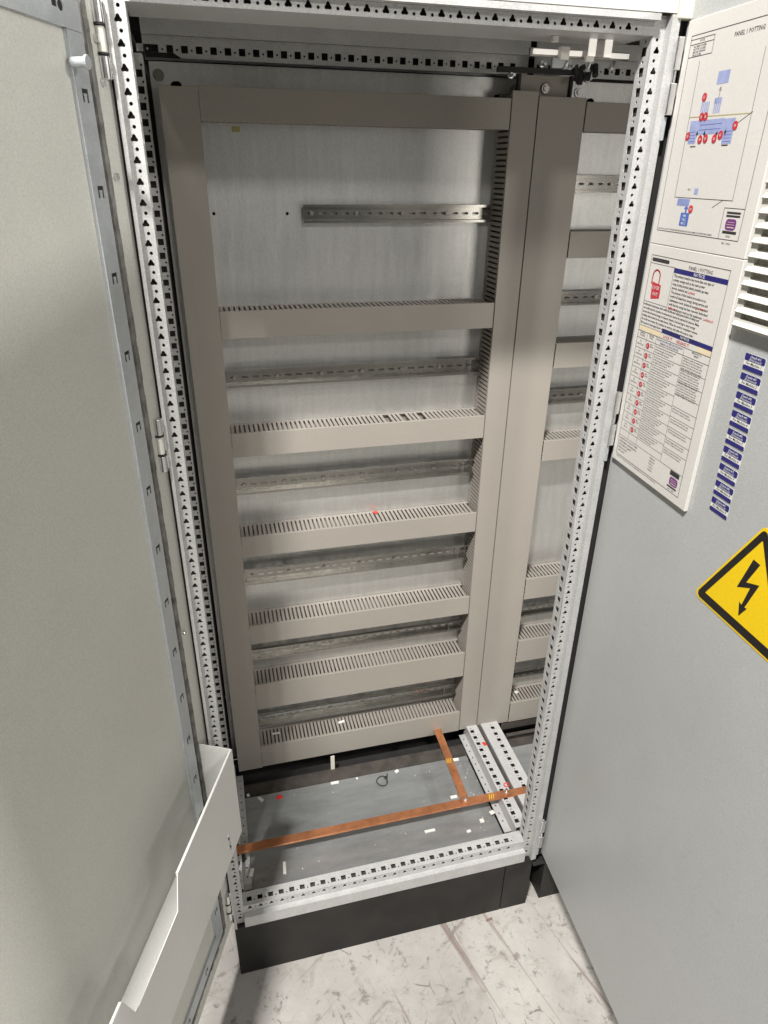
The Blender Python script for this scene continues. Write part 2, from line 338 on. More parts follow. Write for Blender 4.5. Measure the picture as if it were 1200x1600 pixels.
hz = [1726 - 103.2 * k for k in range(16)]
bm = BM()
plate(bm, rect(57, 92, 116, 1789), [hook(73, z) for z in hz], 1.0, TLp(4.5))
for s0, s1 in ((57, 58), (91, 92)): box(bm, s0, s1, 0.1, 4, 116, 1789, T=TL)
o = obj('stiffening_strip', bm, 'strip', door); b1('slot_shade', 'black', o, 60, 89, 2.6, 3.7, 118, 1787, bevel=0, T=TL)  # black sheet close under the slots paints the shade of the hollow strip
bm = BM()
plate(bm, rect(57, 735, 78, 115.5), [hook(155 + 100 * k, 96) for k in range(6)], 1.0, TLp(4.5)); box(bm, 57, 735, 0.1, 4, 114.5, 115.5, T=TL)
o = obj('stiffening_strip', bm, 'strip', door); b1('slot_shade', 'black', o, 60, 730, 2.6, 3.7, 81, 113, bevel=0, T=TL)
bm = BM()
hs = []
for k in range(8): hs += [rect(104 + 82 * k, 114 + 82 * k, 1806, 1813), circ(97 + 82 * k, 1809, 5.5, 12), rect(124 + 82 * k, 127 + 82 * k, 1808, 1815)]
plate(bm, rect(57, 735, 1789.5, 1838), hs, 1.0, TLp(4.5)); box(bm, 57, 735, 0.1, 4, 1789.5, 1790.5, T=TL)
o = obj('stiffening_strip', bm, 'strip', door); b1('slot_shade', 'black', o, 60, 730, 2.6, 3.7, 1795, 1835, bevel=0, T=TL)
bm = BM()
z = 66
while z < 1846:
    w = random.uniform(10.2, 11.2); box(bm, 44 - w / 2, 44 + w / 2, 0.1, random.uniform(4.2, 5.2), z, min(z + 12, 1846), T=TL); z += 12
s = 51
while s < 740:
    w = random.uniform(9.5, 11.5); box(bm, s, min(s + 12, 740), 0.1, random.uniform(3.5, 6.0), 68 - w / 2, 68 + w / 2, T=TL); s += 12
obj('foam_gasket', bm, 'gasket', door)
bm = BM(); tube(bm, TL @ Vector((92, 5, 1757)), TL @ Vector((92, 22, 1757)), 5.5); tube(bm, TL @ Vector((92, 22, 1757)), TL @ Vector((92, 25, 1757)), 7.5)
obj('clip_stud', bm, 'strip', door, 0.6)
for a, z in ((18, 1745), (20, 1790), (24, 905), (22, 1640)):
    bm = BM(); tube(bm, TL @ Vector((a, 0.1, z)), TL @ Vector((a, 5, z)), 4.5); obj('hinge_screw', bm, 'chrome', door, 0.5)
# document pocket on the door
cut = [(35, 405), (751, 405), (751, 640), (487, 640), (467, 573), (318, 573), (299, 640), (35, 640)]
bm = BM()
plate(bm, cut, [[(92, 428), (100, 428), (105, 478), (97, 478)]], 1.3, TLp(70))
def hem(a, b):
    box(bm, min(a[0], b[0]), max(a[0], b[0]), 66.5, 69.3, a[1] - 7, a[1], T=TL)
hem((36, 640), (298, 640)); hem((488, 640), (750, 640))
plate(bm, [(0.3, 405), (69.2, 405), (69.2, 640), (0.3, 646)], [], 1.3, TL @ Matrix(((0, 0, 1, 35.7), (1, 0, 0, 0), (0, 1, 0, 0), (0, 0, 0, 1))))
plate(bm, [(0.3, 405), (69.2, 405), (69.2, 640), (0.3, 646)], [], 1.3, TL @ Matrix(((0, 0, 1, 750.3), (1, 0, 0, 0), (0, 1, 0, 0), (0, 0, 0, 1))))
box(bm, 36.5, 749.5, 0.3, 69.2, 469, 470.3, T=TL)
o = obj('document_pocket', bm, 'pocket', door)

# ------------------------------------------------------------------ the second bay with the closed-over outer door face at the right
cab2 = thing('control_cabinet', (1200, 0, -200), 'grey cabinet at right whose door carries two white boards and yellow sign', 'cabinet', 'bayed control cabinets')
b1('rear_panel', 'dark', cab2, 796, 1590, 558, 560, -40, 1905, bevel=0)
b1('side_panel', 'paint', cab2, 1592, 1594, -10, 560, -8, 1905)
bm = BM(); box(bm, 791.2, 1594, -14, 557, 1905, 1907); box(bm, 818, 1594, -14, -12, 1860.5, 1905)
obj('roof', bm, 'pocket', cab2, 0.6)
b1('roof_joint_cover', 'cream', cab2, 791, 817, -19, 30, 1854, 1912, bevel=1.5)
bm = BM(); xs = [812 + 26.4 * k for k in range(29)]
perf(bm, 800, 1580, 1833, 1866, lambda x: [rect(x - 6, x + 6, 1841, 1853), circ(x + 13, 1846, 2, 8)], 26.4, 812, 1.4, XZ(480), 'u')
box(bm, 800, 1580, 479.3, 520, 1866, 1867.5); box(bm, 800, 1580, 474, 476, 1867.5, 1896)
o = obj('rear_top_rail', bm, 'frame', cab2); b1('rail_void_shade', 'black', o, 802, 1575, 500, 510, 1836, 1862, bevel=0)
depth_rail(806, 862, 838, cab2, (863, 880))
b1('upright_post', 'frame', cab2, 808, 842, 3, 32, -8, 1859); b1('gap_shade_panel', 'black', cab2, 800, 846, -4, 2, -8, 1856, bevel=1)  # black panel added so the gap beside the door reads as shade
b1('top_rail', 'frame', cab2, 843, 1560, 1, 96, 1834, 1860); b1('bottom_rail', 'frame', cab2, 843, 1560, 1, 38, -8, 52)
b1('upright_post', 'frame', cab2, 1561, 1591, 1, 32, -8, 1859)
b1('floor_plate', 'dark', cab2, 866, 1560, 366, 415, -6, -4)
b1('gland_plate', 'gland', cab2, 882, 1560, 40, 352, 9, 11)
b1('sub_floor', 'black', cab2, 797, 1590, -10, 557, -45, -40, bevel=0)
bm = BM(); box(bm, 884, 1560, 380, 392, 30, 32); box(bm, 884, 1560, 430, 436, 10, 40)
obj('cross_rail', bm, 'dark', cab2, 0.5)
pl = b1('plinth', 'plinth', cab2, 834, 1594, -8, 8, -200, -9, bevel=1.2)
b1('side_plate', 'plinth', pl, 834, 846, 8.5, 550, -200, -9, bevel=1)
for z0, z1 in ((1724, 1832), (1184, 1296), (40, 150)):
    o = b1('hinge', 'chrome', cab2, 797, 803, -20, -14, z0 + 8, z1, bevel=1.5)
    for a, b in ((z1 - 42, z1), (z0 + 8, z0 + 50)):
        b1('knuckle', 'chrome', o, 792, 804, -25, -20.2, a, b, bevel=1.5)
    b1('hinge_cover', 'strip', o, 794, 800, -19, -15.2, z0 - 26, z0 + 6, bevel=1)
aR = math.radians(3.0)
TR = Matrix(((-math.sin(aR), 0, -math.cos(aR), 812), (-math.cos(aR), 0, math.sin(aR), -20), (0, 1, 0, 0), (0, 0, 0, 1)))    # local (s, z, n)
def TRn(n): return TR @ Matrix.Translation((0, 0, n))
bm = BM(); box(bm, -10, 785, 12, 1885, -18, 0, T=TR)
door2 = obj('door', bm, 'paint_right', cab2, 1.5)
door2['label'] = 'grey door opened at a right angle, outer face towards the viewer'
# filter fan grille on the door
bm = BM()
plate(bm, rect(250, 505, 1463, 1722), [rect(262, 493, 1476, 1710)], 8, TRn(4.5))
vent = obj('vent_grille', bm, 'vent', door2, 1.2)
bm = BM(); box(bm, 262, 493, 1476, 1710, 0.2, 1.5, T=TR); obj('filter_mat', bm, 'ventdark', vent)
bm = BM()
for k in range(15):
    zc = 1466 + 17.7 * k
    v = [(zc, 9), (zc + 9.5, 3), (zc + 10.6, 5.5), (zc + 1.5, 13)]
    vs = [[bm.verts.new(TR @ Vector((s_, z_, n_))) for z_, n_ in v] for s_ in (252, 503)]
    for i in range(4): bm.faces.new((vs[0][i], vs[0][(i + 1) % 4], vs[1][(i + 1) % 4], vs[1][i]))
    bm.faces.new(vs[0]); bm.faces.new(vs[1][::-1])
sl = obj('louvre_slats', bm, 'vent', vent, 0.5)
bm = BM(); box(bm, 262, 493, 1440, 1460, 0.2, 1.2, T=TR)

bm.free()
# ------------------------------------------------------------------ mounting panels with trunking and rails
def hduct(panel, x0, x1, z0, z1, missing=(), slots=True):
    """horizontal trunking: finger walls top and bottom, base strip"""
    bm = BM(); box(bm, x0, x1, 497, 499, z0, z1)
    for za, zb in ((z0, z0 + 1.6), (z1 - 1.6, z1)):
        box(bm, x0, x1, 490, 496.9, za, zb)
        x = x0 + 2
        k = 0
        while x + 7 < x1:
            if k not in missing: box(bm, x, x + 6.9, 433.6, 489.9, za, zb)
            x += 11.03; k += 1
        box(bm, x0, x1, 430.5, 433.5, za, zb)
    o = obj('cable_trunking', bm, 'duct', panel)
    bm = BM(); box(bm, x0 + 0.3, x1 - 0.3, 425, 426.6, z0 - 1.2, z1 + 1.2); box(bm, x0 + 0.3, x1 - 0.3, 426.6, 432, z0 - 1.2, z0 - 0.2); box(bm, x0 + 0.3, x1 - 0.3, 426.6, 432, z1 + 0.2, z1 + 1.2)
    obj('trunking_cover', bm, 'cover', o, 0.5)
    return o
def vduct(panel, x0, x1, z0, z1):
    bm = BM(); box(bm, x0, x1, 497, 499, z0, z1)
    for xa, xb in ((x0, x0 + 1.6), (x1 - 1.6, x1)):
        box(bm, xa, xb, 490, 496.9, z0, z1)
        z = z0 + 2
        while z + 7 < z1:
            box(bm, xa, xb, 433.6, 489.9, z, z + 6.9); z += 11.03
        box(bm, xa, xb, 430.5, 433.5, z0, z1)
    o = obj('cable_trunking', bm, 'duct', panel)
    bm = BM(); box(bm, x0 - 1.2, x1 + 1.2, 424.4, 426, z0, z1); box(bm, x0 - 1.2, x0 - 0.2, 426, 432, z0, z1); box(bm, x1 + 0.2, x1 + 1.2, 426, 432, z0, z1)
    obj('trunking_cover', bm, 'cover', o, 0.5)
    return o
def dinrail(panel, x0, x1, z0, z1, off=12, joint=None):
    zc = (z0 + z1) / 2; h = (z1 - z0) / 2; yb = 499 - off; yf = yb - 13; bm = BM()
    n = int((x1 - x0) / 25)
    plate(bm, rect(x0, x1, zc - h + 5.4, zc + h - 5.4), [rrect(x0 + 10 + 25 * k, x0 + 26 + 25 * k, zc - 2.6, zc + 2.6, 2.4, 2) for k in range(n)], 1.2, XZ(yb))
    for s_ in (-1, 1):
        a, b = sorted((zc + s_ * (h - 5.2), zc + s_ * (h - 4.0))); box(bm, x0, x1, yf, yb + 0.6, a, b)
        a, b = sorted((zc + s_ * (h - 4.0), zc + s_ * h)); box(bm, x0, x1, yf, yf + 1.2, a, b)
    o = obj('din_rail', bm, 'rail', panel)
    bm = BM(); x = x0 + 20
    xs = []
    while x < x1 - 5: xs.append(x); x += 100 + random.uniform(-4, 4)
    bm.free()
    for x in xs:
        bm = BM(); tube(bm, (x, yb - 3.5, zc), (x, yb - 0.7, zc), 4.6, 14, 5); tube(bm, (x, yb - 0.7, zc), (x, 498.5, zc), 2.2, 12)
        obj('rail_screw', bm, 'screw', o)
    if joint: b1('rail_joint', 'screw', o, joint, joint + 2, yf - 0.8, yf - 0.1, zc - h, zc + h, bevel=0)
    return o
pan = thing('mounting_panel', (390, 500, 30), 'galvanised mounting panel with grey trunking and six bare rails, left of the seam', 'mounting panel', 'mounting panels')
bm = BM(); kh = [(60, 1793), (64, 1798), (74, 1799), (80, 1795), (80, 1790), (60, 1790)]
plate(bm, rect(24, 786, 30, 1829), [circ(118, 1566, 3.4), circ(271, 1566, 3.4), kh, [(x + 662, z) for x, z in kh]], 2.5, XZ(501.5))
obj('back_plate', bm, 'zinc', pan)
vduct(pan, 40, 107, 46, 1784)
hduct(pan, 108.5, 732, 1731, 1785)
miss = (33, 34, 41, 46)
hduct(pan, 108.5, 732, 1324, 1379)
hduct(pan, 108.5, 732, 1049, 1105, missing=(34, 38, 42))
hduct(pan, 108.5, 732, 778, 833)
hduct(pan, 108.5, 732, 506, 563)
hduct(pan, 108.5, 732, 274, 361)
hduct(pan, 108.5, 732, 50, 127)
vduct(pan, 735, 790, 52, 1800)
for x0, x1, z0, z1, off, j in ((302, 732, 1549, 1585, 9, None), (110, 731, 1201, 1242, 14, 700), (110, 731, 930, 973, 16, 700), (110, 731, 668, 714, 22, 700), (110, 731, 415, 450, 16, 690), (110, 731, 164, 206, 16, 690)):
    dinrail(pan, x0, x1, z0, z1, off, j)
for x, z in ((40, 1807), (768, 1808)):
    bm = BM(); tube(bm, (x, 496.5, z), (x, 500, z), 10, 18); tube(bm, (x, 493, z), (x, 496.5, z), 6, 6)
    obj('panel_bolt', bm, 'screw', pan, 0.6)
b1('caution_sticker', 'olive', pan, 168, 184, 499.6, 500.1, 1716, 1726, bevel=0)

pan2 = thing('mounting_panel', (1200, 500, 30), 'galvanised mounting panel seen narrowly past the right post, inside the neighbouring bay', 'mounting panel', 'mounting panels')
bm = BM(); plate(bm, rect(806, 1560, 30, 1829), [[(x + 882, z) for x, z in kh]], 2.5, XZ(501.5)); obj('back_plate', bm, 'zinc', pan2)
vduct(pan2, 795, 900, 49, 1792)
for z0, z1 in ((1732, 1784), (1476, 1531), (1218, 1277), (969, 1023), (528, 596), (294, 373), (47, 124)): hduct(pan2, 904, 1480, z0, z1)
for z0, z1 in ((1611, 1647), (1359, 1393), (1106, 1146), (425, 461), (183, 211)): dinrail(pan2, 906, 1480, z0, z1, 12)
vduct(pan2, 1482, 1540, 49, 1784)
bm = BM(); tube(bm, (919, 496.5, 1808), (919, 500, 1808), 9, 18); tube(bm, (919, 493, 1808), (919, 496.4, 1808), 5, 6)
obj('panel_bolt', bm, 'chrome', pan2, 0.6)

# centre hardware at the top of the joint between the bays
jp = thing('joint_bracket', (805, 430, 1790), 'dusty bracket and cover plate at the top of the joint between both bays', 'bracket')
b1('cover_plate', 'duct', jp, 752, 862, 436, 438, 1780, 1829)
b1('cross_bar', 'black', jp, 690, 872, 405, 416, 1829, 1838)
b1('side_clamp', 'black', jp, 745, 751, 428, 440, 1790, 1830); b1('side_clamp', 'black', jp, 863, 868, 428, 440, 1790, 1830)
bm = BM(); tube(bm, (808, 430, 1806), (808, 435.5, 1806), 9, 16); tube(bm, (808, 427, 1806), (808, 430, 1806), 6, 6)
obj('bracket_bolt', bm, 'screw', jp, 0.5)
bm = BM()
random.seed(11)
for k in range(7):
    x = 868 + random.uniform(-8, 26); tube(bm, (x, 385 + 8 * k % 30, 1812 + random.uniform(0, 16)), (x + random.uniform(-14, 14), 400, 1838 + random.uniform(0, 14)), 6, 8)
obj('cable_clamp', bm, 'black', jp)
for x, z in ((716, 1822), (884, 1822), (842, 1842), (780, 1843)):
    bm = BM(); tube(bm, (x, 398, z), (x, 405, z), 6, 6); tube(bm, (x, 385, z), (x, 398, z), 3, 10); obj('hex_bolt', bm, 'chrome', jp)
b1('clamp_plate', 'strip', jp, 800, 842, 396, 404.5, 1838.2, 1856, bevel=1)
fx = thing('glow_strips', (680, 50, 1830), 'added glowing strips with metal clips under the cabinet roof at upper right', 'glowing strips')
lm = mat('added_glow', (0.8, 0.78, 0.72), 0.5); M['glow_piece'] = lm  # weak glow added to make the strips bright, no real lamp here
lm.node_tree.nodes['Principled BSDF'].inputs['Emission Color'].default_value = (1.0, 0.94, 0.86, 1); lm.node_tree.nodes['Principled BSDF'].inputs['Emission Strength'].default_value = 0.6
for x0, x1 in ((600, 640), (657, 681), (731, 762)): b1('glow_piece', 'glow_piece', fx, x0, x1, 52, 56, 1811.5, 1818)
b1('strip_back_bar', 'screw', fx, 596, 763.5, 56.2, 62, 1809, 1820)
b1('clip', 'vent', fx, 641.5, 656.5, 46, 56, 1805, 1822, bevel=1); b1('clip', 'vent', fx, 684, 698, 44, 51.5, 1804, 1812, bevel=1)
for x0 in (687, 714): b1('glow_tab', 'glow_piece', fx, x0, x0 + 12, 44, 47, 1811, 1833.4)  # pale metal tabs given the same added glow
b1('tab_back_bar', 'screw', fx, 699.2, 713.8, 47.2, 49, 1811, 1833.4)
b1('peg', 'vent', fx, 624, 633, 40, 48, 1826, 1833.4)
for x0, z0 in ((664, 1799), (702, 1797), (744, 1801)):
    bm = BM(); tube(bm, (x0, 70, z0), (x0 + 5, 70, z0 + 16), 3.2, 10); tube(bm, (x0, 70, z0 - 3), (x0, 70, z0), 5.5, 6); obj('clamp_screw', bm, 'chrome', fx)
# ------------------------------------------------------------------ copper earth bars
cu = thing('copper_busbar', (430, 148, 64), 'long flat copper earth bar crossing the cabinet floor from left to right', 'busbar')
bm = BM(); box(bm, 14, 775, 136, 160, 61, 66.5)
T = Matrix.Translation((775, 148, 63.75)) @ Matrix.Rotation(math.radians(18), 4, 'Y'); 
box(bm, 0, 16, -12, 12, -2.75, 2.75, T=T); box(bm, 789, 842, 138, 162, 56, 61.5)
obj('bar', bm, 'copper', cu, 0.8)
for x, y in ((776, 150), (650, 148)):
    bm = BM(); tube(bm, (x, y, 66.6 + (6 if x == 650 else 0)), (x, y, 70 + (6 if x == 650 else 0)), 7, 6); tube(bm, (x, y, 70), (x, y, 80), 3.8, 10)
    obj('bolt', bm, 'chrome', cu, 0.5)
bm = BM(); tube(bm, (30, 148, 20), (30, 148, 60.8), 8, 12); obj('standoff', bm, 'black', cu)
cu2 = thing('copper_busbar', (648, 270, 70), 'short copper earth bar running back from the long bar beneath the trunking', 'busbar')
T = Matrix.Translation((650, 137, 69.6)) @ Matrix.Rotation(math.radians(-1.8), 4, 'Z')
bm = BM(); box(bm, -11.5, 11.5, 0, 300, -2.7, 2.7, T=T); obj('bar', bm, 'copper', cu2, 0.8)
def mark(x, y, z, parent, rot=0.0):
    bm = BM(); Tm = Matrix.Translation((x, y, z)) @ Matrix.Rotation(rot, 4, 'Z')
    for k in (-1, 0, 1): plate(bm, [(k * 6 - 3.0, -8), (k * 6 - 1.5, -8), (k * 6 + 3.0, 8), (k * 6 + 1.5, 8)], [], 0.3, Tm)
    obj('yellow_marking', bm, 'yellow', parent)
mark(729, 147, 66.9, cu); mark(652, 294, 72.7, cu2)

# ------------------------------------------------------------------ the two instruction boards
def board(z0, z1, label):
    t = thing('instruction_board', (808, -160, z0), label, 'notice board', 'instruction boards on the right door')
    bm = BM(); box(bm, 5.5, 241, z0, z1, 0.3, 7, T=TR); o = obj('foam_board', bm, 'board', t, 1.0)
    return t
def lines(bm, segs, w, T):
    for (x0, y0, x1, y1) in segs:
        d = Vector((x1 - x0, y1 - y0)); 
        if d.length < 1e-6: continue
        n = Vector((-d.y, d.x)).normalized() * w / 2; e = d.normalized() * w / 2
        q = [Vector((x0, y0)) - e + n, Vector((x1, y1)) + e + n, Vector((x1, y1)) + e - n, Vector((x0, y0)) - e - n]
        bm.faces.new([bm.verts.new(T @ Vector((p.x, p.y, 0))) for p in q])
def fillp(bm, poly, T, z=0.0): bm.faces.new([bm.verts.new(T @ Vector((p[0], p[1], z))) for p in poly])
PB = Matrix.Translation((-25.1, -38.0, 0)) @ Matrix.Diagonal((1.023, 1.023, 1, 1))      # print layout units -> board millimetres
def TB(n): return TRn(n) @ PB
T1 = TB(7.2); T2 = TB(7.4)
p1 = board(1550.2, 1850.5, 'upper white board on the right door, line drawing in blue and red')
bm = BM()
lines(bm, [(44, 1826, 239, 1826), (239, 1826, 239, 1573), (239, 1573, 44, 1573), (44, 1573, 44, 1826)], 0.9, T1)
lines(bm, [(74, 1793, 75, 1621), (75, 1621, 210, 1621), (210, 1621, 208, 1793), (44, 1821, 98, 1821), (98, 1821, 98, 1800), (98, 1800, 44, 1800), (44, 1815, 98, 1815),
           (135, 1757, 134, 1744), (197, 1612, 238, 1612), (197, 1612, 197, 1573), (190, 1621, 170, 1611), (211, 1724, 184, 1712), (129, 1744, 129, 1739), (134, 1757, 136.5, 1753), (134, 1757, 131.5, 1753)], 0.8, T1)
text(bm, 'PANEL 1 POTTING', 7.4, 170, 1812, T1, 'CENTER', 0.012, 0.95)
for k, s_ in enumerate(('ALL MAIN POWER', 'MUST BE LOCKED', 'BEFORE OPENING', 'ENCLOSURE')): text(bm, s_, 3.6, 53, 1811 - 3.4 * k, T1, 'LEFT', 0.01)
text(bm, 'NOTE', 3.8, 71, 1817, T1, 'CENTER', 0.01)
text(bm, 'FOLLOW ALL LOCKOUT PROCEDURES BEFORE SERVICING THIS EQUIPMENT AND VERIFY ZERO ENERGY', 3.1, 46, 1575, T1, 'LEFT', 0.01, 0.93)
text(bm, 'REV 1 4/2021', 3.4, 216, 1567, T1, 'CENTER', 0.01)
for k, z_ in enumerate((1606.5, 1602.5)): fillp(bm, rrect(204, 233, z_ - 1.3, z_ + 1.3, 1.2, 2), T1)
fillp(bm, rect(203, 232, 1580.5, 1584), T1); text(bm, '4/2021', 3.8, 217, 1576, T1, 'CENTER', 0.01)
for x, z_ in ((101, 1703.5), (118, 1703), (146, 1702), (164, 1703)):
    fillp(bm, circ(x, z_, 2.2, 10), T2); lines(bm, [(x, z_ - 4, x, z_ + 4)], 0.8, T2)
for x0 in (88, 160): lines(bm, [(x0 + 2, 1687.5, x0 + 14, 1687.5)], 1.4, T1)
text(bm, 'MCC', 3.2, 108, 1631, T1, 'CENTER', 0.01)
obj('black_print', bm, 'ink', p1, recalc=False)
bm = BM()
fillp(bm, rect(123, 148, 1761, 1776), T1)
for k in range(5): fillp(bm, rect(98 + 3.9 * k, 100.6 + 3.9 * k, 1729, 1742), T1)
for k in range(4): fillp(bm, rect(127 + 4 * k, 129.6 + 4 * k, 1727, 1738), T1)
fillp(bm, rect(126, 142, 1738, 1745), T1)
fillp(bm, [(80, 1720), (100, 1720), (100, 1691), (82, 1691)], T1); fillp(bm, rect(100.4, 157, 1702, 1720), T1); fillp(bm, [(157.4, 1719), (180, 1719), (180, 1689), (160, 1689), (157.4, 1700)], T1)
fillp(bm, rect(121, 130, 1626, 1634), T1); fillp(bm, rect(84, 115, 1610, 1619.5), T1)
obj('pale_blue_print', bm, 'bluefill', p1, recalc=False)
bm = BM(); fillp(bm, rrect(99, 120, 1583, 1601, 1, 2), T1); fillp(bm, [(104, 1606), (110, 1611), (116, 1606)], T1); fillp(bm, rect(108, 112, 1601, 1606), T1)
for k in range(8): lines(bm, [(86 + 3.6 * k, 1611, 88 + 3.6 * k, 1619)], 0.9, T2)
for k in range(4): lines(bm, [(82, 1694 + 4 * k, 98, 1694 + 4 * k), (162, 1692 + 4 * k, 178, 1692 + 4 * k)], 0.4, T2)
lines(bm, [(104, 1708, 152, 1708), (104, 1714, 152, 1714)], 0.5, T2)
obj('blue_print', bm, 'midblue', p1, recalc=False)
bm = BM(); reds = [(102, 1748), (104, 1724), (113, 1724), (182, 1710), (155, 1700), (143, 1696), (123, 1696.5), (110.5, 1696), (79.5, 1701), (121.5, 1606.5)]
for x, z_ in reds: fillp(bm, circ(x, z_, 5.4, 18), TB(7.6))
obj('red_markers', bm, 'redink', p1, recalc=False)
bm = BM()
for k, (x, z_) in enumerate(reds): text(bm, 'E%d' % (k + 1), 4.6, x, z_ - 1.6, TB(7.8), 'CENTER', 0.01, 0.85)
for k, s_ in enumerate(('480', 'VAC', 'MCC')): text(bm, s_, 5.2, 109.5, 1595.2 - 5.2 * k, T2, 'CENTER', 0.01)
obj('white_print', bm, 'white', p1, recalc=False)
bm = BM(); lines(bm, [(75, 1725, 205, 1722.5)], 1.0, T1); obj('olive_print', bm, 'olive', p1, recalc=False)
def badge(parent, x, z_):
    bm = BM(); fillp(bm, rrect(x - 11, x + 11, z_ - 7, z_ + 7, 5, 4), T1); obj('purple_badge', bm, 'purple', parent, recalc=False)
    bm = BM(); lines(bm, [(x - 7, z_ + 3, x + 7, z_ + 3), (x - 8, z_, x + 8, z_)], 0.5, T2); lines(bm, [(x - 6 + 3 * k, z_ - 3.5, x - 4.2 + 3 * k, z_ - 3.5) for k in range(5)], 1.1, T2); obj('badge_lettering', bm, 'creamink', parent, recalc=False)
badge(p1, 217, 1592)

p2 = board(1169, 1549.6, 'lower white board on the right door with a padlock picture, dense text and a table')
bm = BM()
lines(bm, [(43, 1536, 239, 1536), (239, 1536, 238, 1194), (238, 1194, 42, 1194), (42, 1194, 43, 1536)], 0.9, T1)
lines(bm, [(43, 1524, 110, 1524), (110, 1524, 110, 1465), (43, 1465, 110, 1465), (43, 1426, 239, 1426), (43, 1417, 239, 1417), (43, 1405.5, 239, 1405.5)], 0.7, T1)
rows = [1405.5 - 16.3 * k for k in range(11)]
lines(bm, [(43, z_, 175, z_) for z_ in rows[1:]], 0.6, T1)
lines(bm, [(175, z_, 238, z_) for z_ in (1385, 1365, 1346, 1326, 1309, 1292, 1274, 1257)], 0.6, T1)
lines(bm, [(42, 1230, 239, 1230), (71, 1417, 71, 1230), (98, 1417, 98, 1230), (175, 1417, 175, 1230)], 0.6, T1)
lines(bm, [(150, 1230, 150, 1216)], 0.3, T1)
fillp(bm, rrect(46, 94, 1527, 1532.5, 2, 2), T1)
text(bm, 'PANEL 1 POTTING', 7.2, 174, 1526, T1, 'CENTER', 0.012, 0.95)
body = ['This primary machine has more than one type of', 'primary energy such as the main power', 'energy, including electrical, hydraulic, pneumatic, gas, water,', 'stored, chemical etc.', 'The purpose of this lockout procedure is to',
        'control all hazardous energy during service and', 'maintenance work. Isolate all energy sources and', 'verify that the energy has been removed. Authorized', 'before starting any work on this equipment.', 'Test and verify that no person is exposed to danger']
for k, s_ in enumerate(body[:9]): text(bm, s_, 5.2, 113, 1511.5 - 6.0 * k, T1, 'LEFT', 0.028, min(0.95, 118 / (len(s_) * 2.62)))
body2 = ['Authorized employees shall notify all affected employees before locking out', 'and verify that the machine is stopped and cannot be started by anyone. Make', 'certain that all stored energy is released. Attach a lock and tag to every energy', 'isolating device listed in the table below. When the work is completed remove',
         'the locks and return the machine to service only after the area is clear.', 'Each person must apply their own lock and keep the only key to that lock.']
for k, s_ in enumerate(body2): text(bm, s_, 5.0, 45, 1459 - 5.9 * k, T1, 'LEFT', 0.028, 184 / (len(s_) * 2.5))
for k, z_ in enumerate(rows[:10]):
    text(bm, ('E-%d' % (k + 1)), 4.0, 56, z_ - 6.0, T1, 'CENTER', 0.01); text(bm, 'ELECTRICAL' if k < 5 else 'MCC 4', 3.6, 56, z_ - 11.0, T1, 'CENTER', 0.01)
    text(bm, '480V\nPANEL', 3.4, 84.5, z_ - 5.6, T1, 'LEFT', 0.012)
    for j in range(3): text(bm, ('Turn the main disconnect switch to off', 'position and apply a lock and tag to', 'the handle of the disconnect')[j], 3.9, 100, z_ - 5.0 - 4.2 * j, T1, 'LEFT', 0.012, 0.92)
zz = 1401
k = 0
words = ('Attempt to restart the machine and', 'verify that all motion has stopped.', 'Use a meter to check for zero volts', 'between each phase and to ground.', 'Check the gauge reads zero pressure')
while zz > 1342: text(bm, words[k % 5], 3.7, 177, zz, T1, 'LEFT', 0.012, 0.92); zz -= 3.8; k += 1
for a in (1326, 1309, 1292, 1274, 1257):
    for j in range(2): text(bm, words[(k + j) % 5], 3.7, 177, a - 5 - 4.1 * j, T1, 'LEFT', 0.012, 0.9)
    k += 1
text(bm, 'ENERGY\nSOURCE', 4, 57, 1413, T1, 'CENTER', 0.014); text(bm, 'DEVICE\nTYPE', 4, 84, 1413, T1, 'CENTER', 0.014); text(bm, 'METHOD TO\nVERIFY', 4, 207, 1413, T1, 'CENTER', 0.014)
for k, s_ in enumerate(('CREATED BY: LOCKOUT TEAM', 'DEPARTMENT: MAINTENANCE', 'APPROVED BY: SAFETY', 'REVISION DATE:', 'LAST AUDIT:')): text(bm, s_, 4.2, 45, 1224 - 5.8 * k, T1, 'LEFT', 0.014)
for k, s_ in enumerate(('Reviewed', 'Approved', 'Revised', 'Location', 'Audited')): text(bm, s_, 3.9, 145, 1224 - 5.2 * k, T1, 'LEFT', 0.014)
fillp(bm, rect(206, 231, 1221, 1229), T1); fillp(bm, rect(205, 230, 1200.5, 1203.5), T1); text(bm, 'REV 1 4/2021', 3.2, 217, 1196.3, T1, 'CENTER', 0.01)
text(bm, 'ALWAYS USE YOUR OWN LOCK AND TAG. NEVER REMOVE THE LOCK OF ANOTHER PERSON.', 3.2, 44, 1189.5, T1, 'LEFT', 0.01, 0.95)
obj('black_print', bm, 'ink', p2, recalc=False)
bm = BM(); fillp(bm, rect(110.5, 238.5, 1517, 1524), T1); fillp(bm, rect(109, 238.5, 1426.6, 1432.5), T1)
for j, s_ in enumerate(('ISOLATION PROCEDURE FOR EACH', 'ENERGY SOURCE DEVICE')): text(bm, s_, 4.4, 136, 1412 - 4.6 * j, T1, 'CENTER', 0.014)
obj('navy_bars', bm, 'blueink', p2, recalc=False)
bm = BM(); text(bm, 'NOTICE', 6.6, 174, 1518.4, T2, 'CENTER', 0.014, 1.1); text(bm, 'NOTICE', 5.6, 171, 1427.6, T2, 'CENTER', 0.014, 1.1); obj('white_print', bm, 'white', p2, recalc=False)
bm = BM(); fillp(bm, rect(43.5, 70, 1418, 1425.6), T1); fillp(bm, rect(70, 110, 1418, 1425.6), T1); fillp(bm, rect(205, 238, 1418, 1425.6), T1); obj('cream_band', bm, 'creamink', p2, recalc=False)
bm = BM()
